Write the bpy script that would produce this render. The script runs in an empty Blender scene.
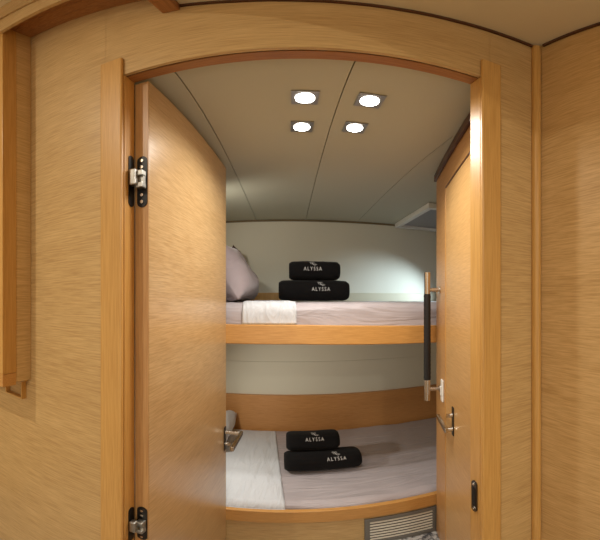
import bpy, bmesh, math, random
from mathutils import Vector, Matrix, noise
C = bpy.context.scene.collection
sc = bpy.context.scene
PI = math.pi
EYE = 1.165                      # eye height above the cabin sole; heights below are given relative to it
TH = math.radians(2.3)           # the cabin lies slightly turned behind the bulkhead

# ------------------------------------------------------------------ camera (level panoramic lens)
cd = bpy.data.cameras.new('camera'); cam = bpy.data.objects.new('camera', cd); C.objects.link(cam)
cd.type = 'PANO'
cd.panorama_type = 'EQUIRECTANGULAR'
cd.longitude_min = -1.0; cd.longitude_max = 1.0
cd.latitude_min = -0.8; cd.latitude_max = 1.0
cd.clip_start = 0.01
cam.location = (0, 0, EYE); cam.rotation_euler = (PI/2, 0, 0)
sc.camera = cam
# ------------------------------------------------------------------ world, lamps, exposure
w = bpy.data.worlds.new('world'); sc.world = w; w.use_nodes = True
bgn = w.node_tree.nodes['Background']; bgn.inputs[0].default_value = (1.0, 0.92, 0.80, 1); bgn.inputs[1].default_value = 1.05
sc.view_settings.view_transform = 'Standard'; sc.view_settings.look = 'None'
sc.view_settings.gamma = 1; sc.view_settings.use_curve_mapping = False
sc.view_settings.exposure = 0.0
CABIN_W = 1.45; CABIN_COL = (1.0, 0.97, 0.91)
HEAD_FILL_W = 3.8; HEAD_FILL_COL = (1.0, 0.95, 0.84)  # fill lamps added at the bunk heads to brighten the cabin
HALL_W = 9.0; HALL_COL = (1.0, 0.94, 0.80)
READ_W = 30.0; READ_COL = (0.68, 0.86, 1.0)

def lamp(name, kind, loc, power, col, size=.04, target=None, **kw):
    l = bpy.data.lights.new(name, kind); l.energy = power; l.color = col
    o = bpy.data.objects.new(name, l); C.objects.link(o); o.location = loc
    if kind == 'AREA': l.shape = 'DISK'; l.size = size
    else: l.shadow_soft_size = size
    for k, v in kw.items(): setattr(l, k, v)
    if target is not None:
        d = Vector(target) - Vector(loc); o.rotation_euler = d.to_track_quat('-Z', 'Y').to_euler()
    return o

# ------------------------------------------------------------------ materials
def lin(c): return tuple((x/12.92 if x <= .04045 else ((x+.055)/1.055)**2.4) for x in [v/255 for v in c]) + (1,)
def base(name, col, rough=.5, metal=0, spec=.5, **kw):
    m = bpy.data.materials.new(name); m.use_nodes = True
    b = m.node_tree.nodes['Principled BSDF']
    b.inputs['Base Color'].default_value = lin(col); b.inputs['Roughness'].default_value = rough
    b.inputs['Metallic'].default_value = metal; b.inputs['Specular IOR Level'].default_value = spec
    for k, v in kw.items(): b.inputs[k.replace('_', ' ')].default_value = v
    return m
def nz(nt, scale, detail=4, rough=.6, vec=None, dist=0):
    n = nt.nodes.new('ShaderNodeTexNoise'); n.inputs['Scale'].default_value = scale
    n.inputs['Detail'].default_value = detail; n.inputs['Roughness'].default_value = rough; n.inputs['Distortion'].default_value = dist
    if vec: nt.links.new(vec, n.inputs['Vector'])
    return n
def mapped(nt, scale):
    tc = nt.nodes.new('ShaderNodeTexCoord'); mp = nt.nodes.new('ShaderNodeMapping')
    mp.inputs['Scale'].default_value = scale; nt.links.new(tc.outputs['Object'], mp.inputs['Vector']); return mp.outputs[0]
def wood(name, light, dark, grain, rough=.38, bump=.12, coat=.15):
    """grain = axis along which the veneer runs"""
    m = base(name, light, rough); nt = m.node_tree; b = nt.nodes['Principled BSDF']
    fine = {'x': (3, 70, 70), 'y': (70, 3, 70), 'z': (70, 70, 2.0)}[grain]
    broad = {'x': (.9, 11, 11), 'y': (11, .9, 11), 'z': (9, 9, .4)}[grain]
    n1 = nz(nt, 5, 3, .65, mapped(nt, fine)); n2 = nz(nt, 1.6, 3, .5, mapped(nt, broad), .3)
    r1 = nt.nodes.new('ShaderNodeMapRange'); r1.inputs[1].default_value = .38; r1.inputs[2].default_value = .64
    nt.links.new(n1.outputs['Fac'], r1.inputs[0])
    r2 = nt.nodes.new('ShaderNodeMapRange'); r2.inputs[1].default_value = .35; r2.inputs[2].default_value = .65
    nt.links.new(n2.outputs['Fac'], r2.inputs[0])
    ad = nt.nodes.new('ShaderNodeMath'); ad.operation = 'MULTIPLY_ADD'; ad.inputs[1].default_value = .78
    hl = nt.nodes.new('ShaderNodeMath'); hl.operation = 'MULTIPLY'; hl.inputs[1].default_value = .22
    nt.links.new(r2.outputs[0], hl.inputs[0]); nt.links.new(r1.outputs[0], ad.inputs[0]); nt.links.new(hl.outputs[0], ad.inputs[2])
    mx = nt.nodes.new('ShaderNodeMix'); mx.data_type = 'RGBA'
    mx.inputs['A'].default_value = lin(light); mx.inputs['B'].default_value = lin(dark)
    nt.links.new(ad.outputs[0], mx.inputs['Factor']); nt.links.new(mx.outputs['Result'], b.inputs['Base Color'])
    bp = nt.nodes.new('ShaderNodeBump'); bp.inputs['Strength'].default_value = bump; bp.inputs['Distance'].default_value = .001
    nt.links.new(n1.outputs['Fac'], bp.inputs['Height']); nt.links.new(bp.outputs[0], b.inputs['Normal'])
    b.inputs['Coat Weight'].default_value = coat; b.inputs['Coat Roughness'].default_value = .3
    return m
def cloth(name, col, rough=.8, sheen=.2, scale=500, bump=.15, wr=None, var=.06):
    m = base(name, col, rough, spec=.3); nt = m.node_tree; b = nt.nodes['Principled BSDF']
    b.inputs['Sheen Weight'].default_value = sheen
    n = nz(nt, scale, 2, .5, mapped(nt, (1, 1, 1)))
    bp = nt.nodes.new('ShaderNodeBump'); bp.inputs['Strength'].default_value = bump; bp.inputs['Distance'].default_value = .001
    nt.links.new(n.outputs['Fac'], bp.inputs['Height'])
    last = bp
    if wr:
        n2 = nz(nt, wr[1], 3, .55, mapped(nt, wr[0]), .6)
        b2 = nt.nodes.new('ShaderNodeBump'); b2.inputs['Strength'].default_value = wr[2]; b2.inputs['Distance'].default_value = .022
        nt.links.new(n2.outputs['Fac'], b2.inputs['Height']); nt.links.new(bp.outputs[0], b2.inputs['Normal']); last = b2
    nt.links.new(last.outputs[0], b.inputs['Normal'])
    return m
def emit(name, col, s):
    m = bpy.data.materials.new(name); m.use_nodes = True; nt = m.node_tree; nt.nodes.clear()
    e = nt.nodes.new('ShaderNodeEmission'); e.inputs[0].default_value = (*col, 1); e.inputs[1].default_value = s
    o = nt.nodes.new('ShaderNodeOutputMaterial'); nt.links.new(e.outputs[0], o.inputs[0]); return m

LT, DK = (208, 175, 120), (176, 140, 88)
W_H = wood('veneer_across', LT, DK, 'x')
W_Y = wood('veneer_along', (218, 186, 132), (188, 152, 98), 'y', rough=.55, coat=0)
W_DOOR = wood('veneer_door', (210, 176, 126), (180, 142, 92), 'y', rough=.3, coat=.3)
W_V = wood('casing_wood', (208, 162, 92), (190, 142, 74), 'z', bump=.05, coat=.03)
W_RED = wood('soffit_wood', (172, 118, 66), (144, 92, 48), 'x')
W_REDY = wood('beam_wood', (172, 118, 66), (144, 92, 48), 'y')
W_FAS = wood('bunk_board_wood', (206, 156, 90), (184, 132, 68), 'x', rough=.32)
W_BACK = wood('back_board_wood', (204, 150, 92), (184, 128, 72), 'x', rough=.4)
DARK = base('shadow_gap', (38, 22, 12), .7)
DARKWOOD_SHADE = wood('dark_wood_and_gap_shade', (92, 50, 24), (60, 30, 14), 'x')  # dark trim; also colours in the shade of the hall ceiling gap
CREAM = base('headliner_cream', (224, 208, 168), .75)
CABCEIL = base('cabin_headliner', (190, 188, 168), .7)
HULL = base('hull_lining', (218, 214, 196), .7)
CHROME = base('brushed_steel', (205, 198, 186), .25, 1)
DSTEEL = base('dark_steel', (90, 86, 82), .35, 1)
LAMPST = base('lamp_steel', (168, 164, 156), .35, 1)
BLACKM = base('black_metal', (30, 28, 27), .4, .3)
LEATHER = base('black_leather', (20, 17, 16), .6)
WHITEP = base('white_plastic', (232, 230, 222), .4)
GREYP = base('grey_anodised', (122, 120, 114), .45, .3)
SLAT = base('louvre_white', (226, 222, 208), .45)
TAUPE = cloth('taupe_satin', (172, 164, 167), .45, .2, 700, .05, ((1.2, 9, 6), 2.4, .7))
WHITE = cloth('white_cotton', (202, 206, 212), .75, .2, 600, .08, ((9, 2.0, 4), 2.5, .55))
PILLOW = cloth('mauve_grey_cotton', (158, 146, 149), .75, .2, 600, .08, ((5, 4, 6), 2.5, .4))
BROWN = cloth('dark_brown_cloth', (70, 44, 36), .8)
TERRY = cloth('black_terry', (9, 7, 8), .95, .03, 900, .8)
LOGO = base('logo_thread', (214, 212, 210), .7)
BULB = emit('lit_lamp_lens', (1.0, .96, .88), 30)
SMOKE = base('smoked_pane', (150, 149, 150), .4)
CARPET = base('mottled_carpet', (150, 148, 146), .95)
def _carpet():
    nt = CARPET.node_tree; b = nt.nodes['Principled BSDF']
    n = nz(nt, 38, 5, .7, mapped(nt, (1, 1, 1)), .4); r = nt.nodes.new('ShaderNodeValToRGB')
    r.color_ramp.elements[0].position = .42; r.color_ramp.elements[0].color = lin((74, 74, 78))
    r.color_ramp.elements[1].position = .58; r.color_ramp.elements[1].color = lin((200, 198, 194))
    nt.links.new(n.outputs['Fac'], r.inputs[0]); nt.links.new(r.outputs[0], b.inputs['Base Color'])
_carpet()

# ------------------------------------------------------------------ mesh helpers
def cab(x, y, h): return Vector((x*math.cos(TH) - y*math.sin(TH), x*math.sin(TH) + y*math.cos(TH), h + EYE))
def box(bm, x0, x1, y0, y1, z0, z1, bev=0, mi=0):
    r = bmesh.ops.create_cube(bm, size=1)
    vs = r['verts']
    for v in vs: v.co = Vector(((x0+x1)/2 + v.co.x*(x1-x0), (y0+y1)/2 + v.co.y*(y1-y0), (z0+z1)/2 + v.co.z*(z1-z0)))
    fs = list({f for v in vs for f in v.link_faces})
    for f in fs: f.material_index = mi
    if bev:
        es = list({e for v in vs for e in v.link_edges})
        bmesh.ops.bevel(bm, geom=es, offset=bev, segments=2, profile=.5, affect='EDGES')
def cyl(bm, p0, p1, r, seg=16, r2=None):
    p0, p1 = Vector(p0), Vector(p1); d = p1 - p0
    M = Matrix.Translation((p0+p1)/2) @ d.to_track_quat('Z', 'Y').to_matrix().to_4x4()
    bmesh.ops.create_cone(bm, cap_ends=True, segments=seg, radius1=r, radius2=r if r2 is None else r2, depth=d.length, matrix=M)
def obj(name, bm, mat, parent=None, smooth=False, loc=None, rz=None):
    bmesh.ops.recalc_face_normals(bm, faces=bm.faces)
    me = bpy.data.meshes.new(name); bm.to_mesh(me); bm.free()
    for m in (mat if isinstance(mat, (list, tuple)) else [mat]): me.materials.append(m)
    if smooth:
        for p in me.polygons: p.use_smooth = True
    o = bpy.data.objects.new(name, me); C.objects.link(o)
    if parent: o.parent = parent
    if loc is not None: o.location = loc
    if rz is not None: o.rotation_euler = (0, 0, rz)
    return o
def boxes(name, lst, mat, parent=None, bev=0, **k):
    bm = bmesh.new()
    for b in lst: box(bm, *b, bev=bev)
    return obj(name, bm, mat, parent, **k)
def struct(o): o['kind'] = 'structure'; return o
def tag(o, label, cat, group=None):
    o['label'] = label; o['category'] = cat
    if group: o['group'] = group
    return o
def thing(name, label, cat, loc, rz=0, group=None):
    o = bpy.data.objects.new(name, None); o.empty_display_size = .05; C.objects.link(o)
    o.location = loc; o.rotation_euler = (0, 0, rz); return tag(o, label, cat, group)
E = EYE
FL = -EYE                        # floor height relative to the eye

# ------------------------------------------------------------------ floor and hallway
struct(boxes('floor', [(-1.4, 1.5, -2.2, 2.15, -.04, 0)], CARPET))
YB = .46
OPL, OPR, OPH = -.308, .319, .516
def front_wall():
    bm = bmesh.new()
    box(bm, -1.3, OPL-.0397, YB, YB+.008, 0, 1.07+E)          # left skin
    box(bm, OPL-.040, OPL, YB, YB+.008, 0, OPH+E)           # behind the casings
    box(bm, OPR, OPR+.0185, YB, YB+.008, 0, OPH+E)
    box(bm, OPR+.019, .475, YB, YB+.008, 0, 1.0+E)
    box(bm, OPL-.0393, OPR+.0186, YB, YB+.008, OPH+E, .96+E)  # header skin
    o = obj('wall_front', bm, [W_H, DARK, W_RED])
    bm = bmesh.new()
    box(bm, -1.3, OPL, YB+.0085, YB+.034, 0, 1.0+E); box(bm, OPR, .475, YB+.0085, YB+.034, 0, 1.0+E)
    box(bm, OPL, OPR, YB+.0085, YB+.034, OPH+.002+E, .96+E)
    c = obj('wall_core', bm, DARK, o)
    return struct(o)
front_wall()
# head lining and jamb linings of the doorway
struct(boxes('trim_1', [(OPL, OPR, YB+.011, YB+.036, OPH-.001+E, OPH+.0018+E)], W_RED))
struct(boxes('trim_2', [(OPL-.001, OPL+.003, YB+.001, YB+.036, 0, OPH-.0015+E)], W_V, bev=.001))
struct(boxes('trim_3', [(OPR-.003, OPR+.001, YB+.001, YB+.036, 0, OPH-.0015+E)], W_V, bev=.001))
# casings
struct(boxes('trim_4', [(-.355, -.3055, YB-.009, YB, 0, .573+E)], W_V, bev=.003))
struct(boxes('trim_5', [(.3145, .3585, YB-.009, YB, 0, .573+E)], W_V, bev=.003))
# right hallway wall and corner post
XR = .466
struct(boxes('wall_right', [(XR, XR+.03, -1.3, YB+.01, 0, 1.0+E)], W_Y))
bm = bmesh.new(); cyl(bm, (XR-.010, YB-.006, 0), (XR-.010, YB-.006, .72+E), .0105, 24)
box(bm, XR-.012, XR, YB-.006, YB, 0, .72+E)
struct(obj('trim_6', bm, W_V))
# ceiling of the hallway: shallow moulded panel
def hall_ceiling():
    bm = bmesh.new(); prof = [(-.193, .747), (-.10, .728), (0, .716), (.08, .711), (.159, .709), (.26, .711), (.37, .719), (.476, .730)]
    ys = [-1.3, -.6, 0, YB-.001]
    top = .76
    g = [[bm.verts.new((x, y, h+E)) for x, h in prof] for y in ys]
    t = [[bm.verts.new((x, y, h+.02+E)) for x, h in prof] for y in ys]
    for a in range(len(ys)-1):
        for b in range(len(prof)-1):
            bm.faces.new((g[a][b], g[a][b+1], g[a+1][b+1], g[a+1][b])); bm.faces.new((t[a][b], t[a+1][b], t[a+1][b+1], t[a][b+1]))
    for a in range(len(ys)-1):
        bm.faces.new((g[a][0], g[a+1][0], t[a+1][0], t[a][0])); bm.faces.new((g[a][-1], t[a][-1], t[a+1][-1], g[a+1][-1]))
    for b in range(len(prof)-1):
        bm.faces.new((g[0][b], t[0][b], t[0][b+1], g[0][b+1])); bm.faces.new((g[-1][b], g[-1][b+1], t[-1][b+1], t[-1][b]))
    return struct(obj('ceiling', bm, CREAM, smooth=False)), prof
_, prof = hall_ceiling()
# dark strips stand in for the shade in the gap along the ceiling edge
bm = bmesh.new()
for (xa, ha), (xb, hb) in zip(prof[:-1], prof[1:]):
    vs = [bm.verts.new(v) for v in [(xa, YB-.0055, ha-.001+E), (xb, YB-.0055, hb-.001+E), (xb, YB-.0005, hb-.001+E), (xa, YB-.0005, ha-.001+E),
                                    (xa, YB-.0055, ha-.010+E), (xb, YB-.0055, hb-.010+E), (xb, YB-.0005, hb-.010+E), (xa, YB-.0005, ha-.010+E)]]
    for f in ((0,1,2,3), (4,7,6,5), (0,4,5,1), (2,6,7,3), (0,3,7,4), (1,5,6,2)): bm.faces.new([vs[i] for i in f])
struct(obj('trim_7', bm, DARKWOOD_SHADE))
struct(boxes('trim_8', [(XR-.006, XR-.0005, -1.3, YB-.02, .719+E, .7285+E)], DARKWOOD_SHADE))  # gap shade along the right wall, made as a dark strip
# beam at the left end of the moulded ceiling
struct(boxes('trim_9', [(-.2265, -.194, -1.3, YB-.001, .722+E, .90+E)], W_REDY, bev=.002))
# raised soffit left of the beam, in planks, falling towards the beam
def soffit():
    bm = bmesh.new(); ys = [.376, .404, .4045, .432, .4325, .4595]
    for i in range(0, 6, 2):
        a, b = ys[i], ys[i+1]
        q = [(-.60, a, .885), (-.2275, a, .818), (-.2275, b, .818), (-.60, b, .885)]
        lo = [bm.verts.new((x, y, h+E)) for x, y, h in q]; hi = [bm.verts.new((x, y, h+.012+E)) for x, y, h in q]
        bm.faces.new(lo); bm.faces.new(hi[::-1])
        for k in range(4): bm.faces.new((lo[k], hi[k], hi[(k+1) % 4], lo[(k+1) % 4]))
    return struct(obj('ceiling_soffit', bm, W_RED))
soffit().name = 'trim_10'
def fascia():
    bm = bmesh.new()
    def slab(y0, y1, hb, ht):
        q = [(-.80, hb[0]), (-.2275, hb[1]), (-.2275, ht[1]), (-.80, ht[0])]
        f = [bm.verts.new((x, y0, h+E)) for x, h in q]; g = [bm.verts.new((x, y1, h+E)) for x, h in q]
        bm.faces.new(f); bm.faces.new(g[::-1])
        for k in range(4): bm.faces.new((f[k], g[k], g[(k+1) % 4], f[(k+1) % 4]))
    slab(.366, .3755, (.879, .790), (.964, .836)); slab(.362, .3755, (.968, .840), (.984, .984))
    return struct(obj('trim_11', bm, W_H))
fascia()
struct(boxes('ceiling_2', [(-1.3, -.2275, -1.3, .38, .985+E, 1.0+E)], CREAM))
ob = bpy.data.objects['ceiling_2']; ob.name = 'ceiling.001'
struct(boxes('wall_left', [(-1.33, -1.3, -1.3, .50, 0, 1.1+E)], W_Y))
# overhead cabinet at the left
wc = thing('wall_cabinet', 'shallow oak wall cabinet high on the left end of the veneer wall', 'cabinet', (-.575, .46, -.20+E))
def P(o): return o
boxes('side_panel', [(-.004, 0, -.0455, -.0005, .001, 1.085)], W_Y, wc, bev=.001)['label'] = 'pale veneer side strip'
boxes('body', [(-.45, -.0045, -.083, -.0005, .001, 1.06)], W_H, wc)
boxes('front_post', [(-.03, .0015, -.085, -.046, .026, 1.085)], W_V, wc, bev=.001)['label'] = 'orange solid wood post'
boxes('bottom_rail', [(-.03, .0015, -.085, -.046, -.006, .0255)], W_FAS, wc, bev=.0015)['label'] = 'orange solid wood end block'
boxes('front_panel', [(-.45, -.031, -.0875, -.084, -.006, 1.085)], W_H, wc)
ck = boxes('cleat', [(-.06, -.012, -.012, -.0005, -.006, 0.0)], W_V, wc)
tag(boxes('wooden_cleat', [(-.070, -.0665, -.014, -.0005, -.052, -.0005), (-.0665, 0, -.014, -.0005, -.052, -.049), (0, .004, -.014, -.0005, -.052, -.0065)], W_V,
    loc=(-.598, .46, -.203+E)), 'small thin wooden bracket fixed under the left wall cabinet', 'bracket')

# hallway downlights (behind and above the camera)
def downlight(name, label, loc, rz, s, power, col, group, spread=2.6):
    t = thing(name, label, 'ceiling light', loc, rz, group)
    bm = bmesh.new()
    n = 32; th = .004                 # square plate with a round hole
    def sq(a):
        c, s_ = math.cos(a), math.sin(a); k = s/2/max(abs(c), abs(s_)); return (c*k, s_*k)
    for k in range(n):
        a0, a1 = 2*PI*k/n, 2*PI*(k+1)/n
        o0, o1 = sq(a0), sq(a1); r = s*.36
        i0, i1 = (r*math.cos(a0), r*math.sin(a0)), (r*math.cos(a1), r*math.sin(a1))
        lo = [bm.verts.new((*p, -th)) for p in (o0, o1, i1, i0)]; hi = [bm.verts.new((*p, 0)) for p in (o0, o1, i1, i0)]
        bm.faces.new(lo); bm.faces.new(hi)
        bm.faces.new((lo[0], lo[1], hi[1], hi[0])); bm.faces.new((lo[2], lo[3], hi[3], hi[2]))
    bmesh.ops.remove_doubles(bm, verts=bm.verts, dist=1e-5)
    obj('frame', bm, LAMPST, t)
    bm = bmesh.new(); cyl(bm, (0, 0, -.0055), (0, 0, -.0005), s*.355, 32)
    obj('lamp_lens', bm, BULB, t, smooth=False)
    l = lamp('downlight_lamp', 'AREA', (0, 0, -.008), power, col, s*.6); l.parent = t; l.data.spread = spread
    return t
for x, y, h, lb in ((.05, -1.12, .7125, 'square steel ceiling downlight above the hallway'), (-.75, -.55, .9848, 'square steel ceiling downlight left of the hallway beam')):
    downlight('ceiling_downlight', lb, (x, y, h+E), 0, .07, HALL_W, HALL_COL, None, 3.0)

# ------------------------------------------------------------------ cabin shell (turned by TH)
YW = 1.93                        # hull side behind the bunks
HC = .53                         # headliner
def ceil_panels():
    xs = [-.62, -.205, .115, .457, 1.42]; bm = bmesh.new()
    for a, b in zip(xs[:-1], xs[1:]): box(bm, a+.0012, b-.0012, .47, YW+.02, HC+E, HC+.01+E)
    box(bm, -.62, 1.42, .47, YW+.02, HC+.0105+E, HC+.03+E, mi=1)
    for v in bm.verts:                                      # keep the near edge behind the bulkhead
        if v.co.y < .5: v.co.y = .497 - math.tan(TH)*v.co.x + .002
    return struct(obj('cabin_headliner', bm, [CABCEIL, DARK], rz=TH))
ceil_panels().name = 'ceiling.002'
bm = bmesh.new()
box(bm, -.62, 1.42, YW, YW+.03, -.402+E, HC+E); box(bm, -.62, 1.42, YW, YW+.03, -.63+E, -.4045+E); box(bm, -.62, 1.42, YW+.006, YW+.03, -.4045+E, -.402+E)
struct(obj('wall_back', bm, HULL, rz=TH))
struct(boxes('wall_back.001', [(-.62, 1.42, YW-.018, YW+.03, 0, -.6305+E)], W_BACK, rz=TH)).name = 'trim_12'
struct(boxes('wall_bunk_head', [(-.56, -.53, .52, YW-.001, 0, HC+E)], HULL, rz=TH)).name = 'wall_left.001'
struct(boxes('wall_bunk_foot', [(1.35, 1.38, 1.0, YW-.001, 0, HC+E)], HULL, rz=TH)).name = 'wall_right.001'
struct(boxes('trim_16', [(-.52, .039, YW-.012, YW-.0005, -.025+E, .046+E)], W_V, rz=TH, bev=.002))
struct(boxes('trim_13', [(.04, 1.34, YW-.012, YW-.0005, -.025+E, .046+E)], [base('rail_cream', (200, 192, 166), .5)], rz=TH, bev=.002))
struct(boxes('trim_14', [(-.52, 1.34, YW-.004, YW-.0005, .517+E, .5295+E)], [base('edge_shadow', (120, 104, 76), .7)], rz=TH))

# slanted partition on the right with a cabin door
SA = -math.radians(15.3)
S0 = Vector((.4075, .643, E))
def sl(x, y, h): return (x, y, h)
struct(boxes('wall_right.002', [(0, .022, -.146, .447, FL, .401), (0, .022, -.146, .447, .403, HC-.002), (0, .022, .279, .447, .401, .403)], W_V, loc=S0, rz=SA))
bpy.data.objects['wall_right.002'].data.materials[0] = wood('partition_veneer', (206, 158, 98), (182, 130, 74), 'y')
# wall behind the partition closing the foot of the bunks
struct(boxes('wall_front.001', [(.548, 1.36, 1.045, 1.06, 0, HC-.001+E)], W_H, rz=0))
struct(boxes('trim_15', [(-.010, -.0003, -.14, .447, HC-.035, HC-.003)], DARKWOOD_SHADE, loc=S0, rz=SA, bev=.002))
dr = boxes('door_2', [(-.003, -.0003, -.13, .262, FL+.02, .395)], [wood('cupboard_veneer', (214, 172, 112), (190, 144, 86), 'y')], loc=S0, rz=SA, bev=.0012)
struct(dr)
boxes('edge_band', [(-.0045, -.0004, .2625, .271, FL+.02, .395)], W_FAS, dr, bev=.001)
boxes('top_reveal', [(-.0045, -.0004, -.13, .262, .3955, .402)], DARKWOOD_SHADE, dr)
def lever(parent, o, ny, side, L, s, dn=-1, hp=.045):
    """lever set on a door face; o = rose centre, side = sign of the outward x, ny = direction of the grip along y"""
    x, y, z = o
    a, b = sorted((x, x+side*.004))
    z0, z1 = sorted((z+dn*hp*1.75, z-dn*hp*.5))
    boxes('handle_plate', [(a, b, y-.009, y+.009, z0, z1)], DSTEEL, parent, bev=.0015)
    bm = bmesh.new(); cyl(bm, (x+side*.003, y, z), (x+side*s, y, z), .0075, 16)
    x0, x1 = sorted((x+side*(s-.006), x+side*(s+.005))); y0, y1 = sorted((y-ny*.009, y+ny*L))
    box(bm, x0, x1, y0, y1, z-.009, z+.009, bev=.0025)
    obj('door_handle', bm, CHROME, parent)
    zt = z+dn*.050
    bm = bmesh.new(); cyl(bm, (x+side*.003, y, zt), (x+side*.014, y, zt), .007, 16); box(bm, *sorted((x+side*.012, x+side*.022)), y-.002, y+.002, zt-.007, zt+.007)
    obj('thumb_turn', bm, CHROME, parent)
lever(dr, (-.003, .155, -.418), 1, -1, .125, .024, 1)

# grab bar on the partition end
gb = thing('grab_bar', 'vertical steel grab bar wrapped in black leather beside the bunks', 'grab bar', S0 + Matrix.Rotation(SA, 3, 'Z') @ Vector((-.0005, .370, -.385)), SA)
bm = bmesh.new(); cyl(bm, (-.049, 0, 0), (-.049, 0, .487), .0115, 24)
obj('steel_tube', bm, CHROME, gb, smooth=False)
bm = bmesh.new(); cyl(bm, (-.049, 0, .083), (-.049, 0, .407), .0128, 24)
for k in range(20): cyl(bm, (-.049, 0, .09+k*.016), (-.049, 0, .097+k*.016), .0133, 24)
obj('leather_grip', bm, LEATHER, gb)
for z in (.045, .423):
    bm = bmesh.new(); cyl(bm, (-.045, 0, z), (0, 0, z), .0075, 16); cyl(bm, (-.005, 0, z), (0, 0, z), .0125, 20)
    obj('bracket', bm, CHROME, gb)
sw = thing('light_switch', 'white oval switch plate on the partition below the grab bar', 'switch', S0 + Matrix.Rotation(SA, 3, 'Z') @ Vector((-.0003, .318, -.333)), SA)
boxes('switch_plate', [(-.007, 0, -.016, .016, -.042, .042)], WHITEP, sw, bev=.003)
boxes('switch_rocker', [(-.010, -.0072, -.007, .007, -.018, .018)], WHITEP, sw, bev=.001)

# open cabin door on the left
d1 = boxes('door_1', [(-.3045, -.2745, .4985, 1.048, FL+.02+E, .508+E)], W_DOOR, bev=.0015)
struct(d1)
boxes('door_edge', [(-.304, -.275, .4965, .4984, FL+.02+E, .5075+E)], [wood('edge_wood', (192, 148, 94), (172, 126, 76), 'z', bump=.04)], d1)
lever(d1, (-.273, 1.022, -.497+E), -1, 1, .13, .060, -1)
def hinge(h):
    t = bpy.data.objects.new('hinge', None); t.empty_display_size = .03; C.objects.link(t); t.parent = d1; t.location = (0, 0, h+E); t['label'] = 'dark steel concealed hinge'
    bm = bmesh.new()
    def stadium(xc, zc, w_, hh, y0, y1, along='y'):
        pts = []
        for k in range(13): a = PI*k/12; pts.append((w_/2*math.cos(a), hh/2-w_/2+w_/2*math.sin(a)))
        for k in range(13): a = PI+PI*k/12; pts.append((w_/2*math.cos(a), -hh/2+w_/2+w_/2*math.sin(a)))
        if along == 'y': f = [bm.verts.new((xc+p, y0, zc+q)) for p, q in pts]; g = [bm.verts.new((xc+p, y1, zc+q)) for p, q in pts]
        else: f = [bm.verts.new((y0, xc+p, zc+q)) for p, q in pts]; g = [bm.verts.new((y1, xc+p, zc+q)) for p, q in pts]
        bm.faces.new(f); bm.faces.new(g[::-1]); n = len(pts)
        for k in range(n): bm.faces.new((f[k], g[k], g[(k+1) % n], f[(k+1) % n]))
    stadium(-.2875, 0, .022, .114, .4945, .4966)
    obj('leaf_plate', bm, BLACKM, t)
    bm = bmesh.new(); stadium(YB+.022, 0, .018, .114, OPL+.0031, OPL+.005, 'x')
    obj('jamb_plate', bm, BLACKM, t)
    bm = bmesh.new()
    box(bm, -.302, -.288, .470, .484, -.015, .021, bev=.003); box(bm, -.293, -.2775, .478, .4945, -.020, -.008, bev=.002)
    box(bm, -.293, -.2775, .478, .4945, .006, .019, bev=.002); box(bm, -.291, -.2785, .484, .4945, -.009, .007)
    obj('hinge_arm', bm, LAMPST, t)
    for z in (-.046, -.031, .031, .046):
        bm = bmesh.new(); cyl(bm, (-.2875, .4925, z), (-.2875, .4946, z), .0036, 12); obj('screw', bm, CHROME, t)
hinge(.240); hinge(-.530)
DA = math.radians(-1.15); piv = Vector((-.2875, .50, 0)); d1.rotation_euler = (0, 0, DA); d1.location = piv - Matrix.Rotation(DA, 3, 'Z') @ piv
# strike plate on the right jamb
sp = thing('strike_plate', 'dark oval strike plate set in the right door jamb', 'strike plate', (OPR-.0031, YB+.019, -.440+E))
bm = bmesh.new()
pts = [(.009*math.cos(a), (.037 if math.sin(a) >= 0 else -.037)+.009*math.sin(a)) for a in [2*PI*k/28+.01 for k in range(28)]]
f = [bm.verts.new((-.0025, p, q)) for p, q in pts]; g = [bm.verts.new((0, p, q)) for p, q in pts]
bm.faces.new(f); bm.faces.new(g[::-1])
for k in range(28): bm.faces.new((f[k], g[k], g[(k+1) % 28], f[(k+1) % 28]))
obj('plate', bm, DSTEEL, sp)
boxes('latch_slot', [(-.0032, -.0026, -.0055, .0055, -.027, .027)], base('latch_black', (14, 12, 11), .6), sp)
for z in (-.037, .037):
    bm = bmesh.new(); cyl(bm, (-.0040, 0, z), (-.0026, 0, z), .0035, 12); obj('screw', bm, CHROME, sp)

# four cabin downlights
for x, y, lb in ((.011, .659, 'square ceiling downlight at near left of the cluster of four'), (.155, .655, 'square ceiling downlight at near right of the cluster of four'),
             (.005, .809, 'square ceiling downlight at far left of the cluster of four'), (.148, .801, 'square ceiling downlight at far right of the cluster of four')):
    downlight('ceiling_downlight', lb, (x, y, HC+E-.0002), TH, .060, CABIN_W, CABIN_COL, 'cabin ceiling downlights')

# ceiling hatch beside the hull, at the foot of the upper bunk
ht = thing('ceiling_hatch', 'white framed ceiling hatch with grey pane above the bunk foot', 'hatch', cab(.98, 1.655, HC-.0005), TH)
bm = bmesh.new(); hx, hy, fw = .27, .255, .030
for b_ in ((-hx, hx, -hy, -hy+fw), (-hx, hx, hy-fw, hy), (-hx, -hx+fw, -hy+fw, hy-fw), (hx-fw, hx, -hy+fw, hy-fw)): box(bm, *b_, -.030, 0, bev=.003)
obj('hatch_frame', bm, WHITEP, ht)
boxes('hatch_pane', [(-hx+fw+.001, hx-fw-.001, -hy+fw+.001, hy-fw-.001, -.012, -.002)], SMOKE, ht)
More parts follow.
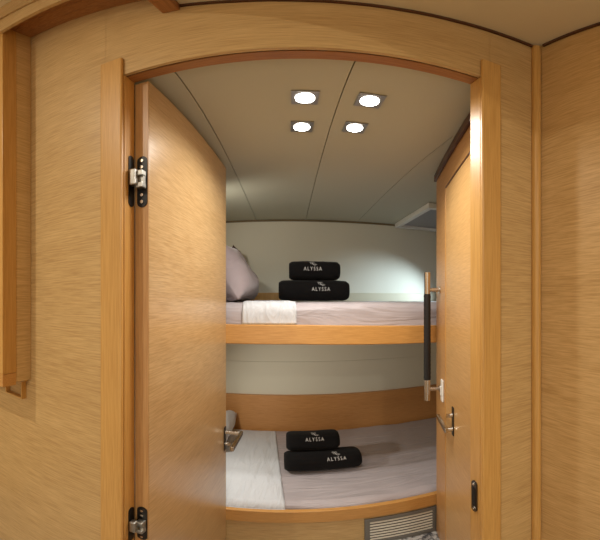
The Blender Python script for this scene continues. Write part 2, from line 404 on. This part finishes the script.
# lamps out of the doorway's view: reading lamp at upper bunk foot, fill lamp added at each head
def reading_or_fill_lamp(label, wall, head, aim, power, col, spot, blend):
    wp, hd, am = cab(*wall), cab(*head), cab(*aim)
    t = thing('reading_or_fill_lamp', label, 'reading lamp', wp, 0)
    d = (am-hd).normalized(); out = (hd-wp); n = out.normalized()
    bm = bmesh.new(); cyl(bm, (0, 0, 0), n*.010, .028, 24); obj('lamp_base', bm, CHROME, t)
    bm = bmesh.new(); cyl(bm, n*.008, out - d*.02, .005, 12); obj('lamp_arm', bm, CHROME, t)
    bm = bmesh.new(); cyl(bm, out - d*.05, out - d*.004, .016, 24, .024); obj('lamp_head', bm, CHROME, t)
    lamp('reading_or_fill_light', 'SPOT', hd + d*.022, power, col, .018, target=hd + d, spot_size=math.radians(spot), spot_blend=blend)
reading_or_fill_lamp('steel reading lamp at the foot of the upper bunk by the partition', (1.349, 1.45, .12), (1.20, 1.45, .12), (.68, YW, .0), READ_W, READ_COL, 56, 1.0)
reading_or_fill_lamp('added steel fill lamp at the head of the upper bunk above the pillow', (-.529, 1.20, .42), (-.43, 1.22, .40), (.25, YW, .15), HEAD_FILL_W, HEAD_FILL_COL, 150, .9)
reading_or_fill_lamp('added steel fill lamp at the head of the lower bunk', (-.529, 1.20, -.33), (-.43, 1.22, -.33), (.25, 1.55, -.85), HEAD_FILL_W*2.4, HEAD_FILL_COL, 160, .9)

# ------------------------------------------------------------------ bunks
YF = 1.055                       # front of both bunks, local
UT, UB = -.088, -.158
ub = thing('upper_bunk', 'upper bunk with plain orange wood front board', 'bunk', cab(.4, YF, UB), TH)
XL, XRt = -.528, 1.345
def lx(v): return v - .4
bm = bmesh.new(); box(bm, lx(XL), lx(1.34), 0, .022, 0, UT-UB, bev=.003)
bmesh.ops.bisect_plane(bm, geom=bm.verts[:]+bm.edges[:]+bm.faces[:], plane_co=(lx(.05), 0, 0), plane_no=(1, 0, 0))
for v in bm.verts: v.co.z -= .026*max(0, v.co.x-lx(.05))
obj('front_board', bm, W_FAS, ub)
boxes('bunk_base', [(lx(XL), lx(1.34), .0225, YW-YF-.013, .004, .020)], W_H, ub)
LT_, LB_ = -.902, -.972
lb = thing('lower_bunk', 'lower bunk with wood front board above a veneer plinth', 'bunk', cab(.4, YF, FL), TH)
boxes('front_board', [(lx(XL), lx(1.34), 0, .022, LB_+E, LT_+E)], W_FAS, lb, bev=.003)
boxes('bunk_base', [(lx(XL), lx(1.34), .0225, YW-YF-.019, LB_+E, LB_+.016+E)], W_H, lb)
boxes('plinth_panel', [(lx(XL), lx(1.34), .012, .030, .001, LB_+E-.0005)], W_H, lb)

def rnd(v, s): return noise.noise(Vector(v)*s)
def mattress(name, x0, x1, y0, y1, z0, z1, mat, r=.035, off=0, wr=.006, nx=90, seed=0, skew=0, front=None, drop=0):
    """rounded slab of bedding; section in y/z swept along x"""
    bm = bmesh.new(); sec = []
    zb = z0
    def add(y, z, t): sec.append((y, z, t))
    for k in range(7): add(y0-off, zb + (z1-r-zb)*k/6, 1)
    for k in range(1, 8): a = PI/2*k/8; add(y0+r-(r+off)*math.cos(a), z1-r+(r+off)*math.sin(a), 2)
    for k in range(0, 31): add(y0+r+(y1-y0-2*r)*k/30, z1+off, 3)
    for k in range(1, 8): a = PI/2*k/8; add(y1-r+(r+off)*math.sin(a), z1-r+(r+off)*math.cos(a), 4)
    add(y1+off, zb, 5)
    rows = []
    for i in range(nx+1):
        u = i/nx; row = []
        for (y, z, t) in sec:
            f = (y-y0)/(y1-y0)
            xa, xb = x0, x1 + skew*f
            x = xa + (xb-xa)*u
            ed = min(1, min(x-xa, xb-x)/.05+.0) if False else 1
            n = rnd((x+seed, y, z), 5)*.6 + rnd((x*1.3+seed, y*4, z*3), 6)*.5 + rnd((x*6+seed, y*1.2, z), 5)*.25
            dy = -wr*n if t in (1, 2) else 0; dz = wr*n if t in (2, 3, 4) else 0
            if t == 1: dy *= min(1, (z-zb)/.03)
            endr = 0
            for e in (x-xa, xb-x):
                if e < r*.5 and t in (2, 3, 4): endr = max(endr, (1-e/(r*.5))**2*r*.35)
            if off: endr = 0
            row.append(bm.verts.new((x, y+dy, z+dz-endr)))
        rows.append(row)
    for a, b in zip(rows[:-1], rows[1:]):
        for k in range(len(sec)-1): bm.faces.new((a[k], a[k+1], b[k+1], b[k]))
    if off == 0:
        bm.faces.new(rows[0]); bm.faces.new(rows[-1][::-1])
        for a, b in zip(rows[:-1], rows[1:]): bm.faces.new((a[-1], a[0], b[0], b[-1]))
    o = obj(name, bm, mat, smooth=True, loc=cab(0, 0, 0), rz=TH)
    return o
um = mattress('mattress', XL+.004, 1.33, YF+.024, YW-.014, UB+.022, -.010, TAUPE, seed=3)
tag(um, 'mattress under taupe satin bedding on the upper bunk', 'mattress')
lm = mattress('mattress', XL+.004, 1.33, YF+.024, YW-.02, LB_+.018, -.880, TAUPE, r=.04, seed=9, wr=.008)
tag(lm, 'mattress under taupe satin bedding on the lower bunk', 'mattress')
def solid(o, t=.003):
    m = o.modifiers.new('thickness', 'SOLIDIFY'); m.thickness = t; m.offset = 1; return o
s1 = mattress('folded_sheet', -.165, .030, YF+.024, YW-.10, UB+.0705, -.010, WHITE, off=.0045, seed=3, skew=-.09, nx=30)
tag(s1, 'white sheet turned down across the upper bunk below the stacked towels', 'sheet')
s2 = mattress('folded_sheet', XL+.05, -.010, YF+.024, YW-.025, LB_+.072, -.880, WHITE, r=.04, off=.0045, seed=9, wr=.008, skew=-.07, nx=50)
tag(s2, 'white sheet turned down over the head of the lower bunk', 'sheet')
for s_ in (s1, s2): solid(s_, .002)

def pillow(name, mat, W, D, T, label, loc, rot, seed=0, n=26):
    bm = bmesh.new(); top, bot = [], []
    for i in range(n+1):
        for j in range(n+1):
            u, v = -1+2*i/n, -1+2*j/n
            e = max(0, (1-u**4))**.5 * max(0, (1-v**4))**.5
            pinch = 1 - .07*(1-abs(v)**2)*abs(u)**3; pinch2 = 1 - .07*(1-abs(u)**2)*abs(v)**3
            x, y = u*W/2*pinch, v*D/2*pinch2
            wn = (rnd((x+seed, y, 0), 9) + .6*rnd((x+seed, y, 3), 20))*.010*(.4+e)
            z = T/2*e
            top.append(bm.verts.new((x, y, z+wn))); bot.append(bm.verts.new((x, y, -z+wn-.002)))
    def g(l, i, j): return l[i*(n+1)+j]
    for i in range(n):
        for j in range(n):
            bm.faces.new((g(top, i, j), g(top, i+1, j), g(top, i+1, j+1), g(top, i, j+1)))
            bm.faces.new((g(bot, i, j), g(bot, i, j+1), g(bot, i+1, j+1), g(bot, i+1, j)))
    edge = [(i, 0) for i in range(n)] + [(n, j) for j in range(n)] + [(i, n) for i in range(n, 0, -1)] + [(0, j) for j in range(n, 0, -1)]
    for a, b in zip(edge, edge[1:]+edge[:1]): bm.faces.new((g(top, *a), g(top, *b), g(bot, *b), g(bot, *a)))
    o = obj(name, bm, mat, smooth=True); o.location = loc; o.rotation_euler = rot
    return tag(o, label, 'pillow')
# pillow leaning against the head of the upper bunk
pillow('pillow', PILLOW, .27, .56, .17, 'mauve grey pillow leaning at the head of the upper bunk', cab(-.262, 1.41, .116), (0, math.radians(-122), TH), 2)
pillow('pillow', WHITE, .19, .40, .13, 'white pillow end at the head of the lower bunk', cab(-.410, 1.68, -.792), (0, math.radians(-25), TH), 7)
tag(pillow('cushion', BROWN, .32, .18, .06, '', cab(-.318, 1.81, .166), (0, math.radians(-90), TH), 5), 'dark brown cushion corner showing above the upper pillow', 'cushion')

# ------------------------------------------------------------------ rolled towels
def towel(label, L, a, b, loc, rz, seed, mx, tw, tz):
    """roll along local x, half depth a, half height b, lying on z=0; mx centre of the lettering"""
    def pt(x, t, grow=0):
        c, s = math.cos(t), math.sin(t); p = 2.35
        k = (abs(c)**p + abs(s)**p)**(-1/p)
        return Vector((x, (a+grow)*k*c, b + (b+grow)*k*s))
    bm = bmesh.new(); N, M = 34, 56; rows = []
    for i in range(N+1):
        u = -1+2*i/N; x = u*L/2
        e = max(0, 1-abs(u)**9)**.5 if abs(u) < 1 else 0
        sq = .80+.20*e
        row = []
        for k in range(M):
            t = 2*PI*k/M; p = pt(x, t); c = Vector((x, 0, b))
            q = c + (p-c)*sq
            n = rnd((x+seed, q.y, q.z), 14)*.0018 + rnd((x*3+seed, q.y*3, q.z*3), 22)*.0009
            q += (q-c).normalized()*n
            lip = max(0, 1-abs(((t-2.3) % (2*PI)))/.22) * .0035 if ((t-2.3) % (2*PI)) < .22 else 0
            q += (q-c).normalized()*lip
            row.append(bm.verts.new(q))
        rows.append(row)
    for r0, r1 in zip(rows[:-1], rows[1:]):
        for k in range(M): bm.faces.new((r0[k], r1[k], r1[(k+1) % M], r0[(k+1) % M]))
    for row, sgn in ((rows[0], -1), (rows[-1], 1)):          # spiral layers at the ends
        prev = row; c = Vector((row[0].co.x, 0, b))
        for q, (f, dx) in enumerate(((.93, .0035), (.78, .001), (.70, -.006), (.62, .001), (.46, .002), (.38, -.006), (.30, .001), (.14, .001))):
            cur = [bm.verts.new(c + (v.co-c)*f + Vector((sgn*dx, 0, 0))) for v in row]
            for k in range(M): bm.faces.new((prev[k], cur[k], cur[(k+1) % M], prev[(k+1) % M]))
            prev = cur
        bm.faces.new(prev)
    o = obj('rolled_towel', bm, TERRY, smooth=True, loc=loc, rz=rz); tag(o, label, 'towel', 'rolled black towels on the bunks')
    # lettering wrapped over the front of the roll
    cu = bpy.data.curves.new('lettering', 'FONT'); cu.body = 'ALYSSA'; cu.size = 1; cu.space_character = 1.4; cu.align_x = 'CENTER'; cu.resolution_u = 3; cu.offset = -.002
    tmp = bpy.data.objects.new('tmp', cu); C.objects.link(tmp)
    dg = bpy.context.evaluated_depsgraph_get(); me = bpy.data.meshes.new_from_object(tmp.evaluated_get(dg)); bpy.data.objects.remove(tmp)
    bl = bmesh.new(); bl.from_mesh(me)
    xs = [v.co.x for v in bl.verts]; kx = tw/(max(xs)-min(xs)); kz = kx*1.35
    def wrap(u, v):                     # v measured up the surface around the roll's front
        t = -PI - tz - v/((a+b)/2)      # front is -y; tz raises the text
        return pt(mx+u, t, .0030)
    for v in bl.verts: v.co = wrap(v.co.x*kx, v.co.y*kz)
    obj('lettering', bl, LOGO, o)['label'] = 'white embroidered lettering'
    bl = bmesh.new()
    def ribbon(pts, w_):
        pr = None
        for i, (x, y) in enumerate(pts):
            q = pts[min(i+1, len(pts)-1)]; p_ = pts[max(i-1, 0)]; dx, dy = q[0]-p_[0], q[1]-p_[1]; l = math.hypot(dx, dy) or 1
            nx_, ny_ = -dy/l*w_, dx/l*w_
            v = (bl.verts.new(wrap(x+nx_, y+ny_)), bl.verts.new(wrap(x-nx_, y-ny_)))
            if pr: bl.faces.new((pr[0], v[0], v[1], pr[1]))
            pr = v
    S = tw/5; z0 = tw*.42
    ribbon([(S*(-.9+1.8*k/16), z0+S*(.55-.95*k/16)+S*.35*math.sin(k/16*2*PI)) for k in range(17)], S*.05)
    ribbon([(S*(.25*math.cos(t)+.15), z0+S*(.22+.42*math.sin(t))) for t in [k*PI*1.5/14 for k in range(15)]], S*.05)
    ribbon([(S*(-.35+.3*math.cos(t)), z0+S*(.25+.3*math.sin(t))) for t in [k*PI*1.6/14 for k in range(15)]], S*.05)
    ribbon([(S*(-.1+1.3*k/10), z0+S*(-.25-.12*k/10+.15*math.sin(k/10*PI))) for k in range(11)], S*.04)
    obj('monogram', bl, LOGO, o)['label'] = 'white swirl monogram'
    return o
TB = .058
def W(px, r): return Vector((r*math.sin((px-300)/300), r*math.cos((px-300)/300), 0))
towel('large rolled black towel at the bottom of the upper bunk pair', .350, .068, .053, (.070, 1.540, -.0045+E), TH, 1, .03, .090, -.06)
towel('smaller rolled black towel on top of the upper bunk pair', .252, .060, .049, (.073, 1.545, .1010+E), TH, 4, -.012, .090, -.06)
towel('large rolled black towel at the bottom of the lower bunk pair', .350, .070, .050, (.105, 1.400, -.874+E), TH+.05, 8, .055, .088, .48)
towel('smaller rolled black towel on top of the lower bunk pair', .245, .058, .048, (.060, 1.440, -.774+E), TH+.03, 12, .005, .086, .42)

# ------------------------------------------------------------------ louvred vent in the plinth
vt = thing('vent_grille', 'grey framed ventilation grille with white louvres in the bunk plinth', 'vent', cab(.425, YF+.012, -1.162), TH)
vx0, vx1, vh = -.148, .150, .176
bm = bmesh.new(); f = .020
for b_ in ((vx0, vx1, 0, f), (vx0, vx1, vh-f, vh), (vx0, vx0+f, f, vh-f), (vx1-f, vx1, f, vh-f)): box(bm, b_[0], b_[1], -.010, -.0005, b_[2], b_[3], bev=.0015)
obj('vent_frame', bm, GREYP, vt)
boxes('vent_backing', [(vx0+f, vx1-f, -.002, -.0005, f, vh-f)], DARK, vt)
n = 7
for k in range(n):
    z = f + (vh-2*f)*(k+.5)/n
    bm = bmesh.new(); box(bm, vx0+f+.0003, vx1-f-.0003, -.0062, -.0032, z-.0050, z+.0050)
    obj('louvre', bm, SLAT, vt)
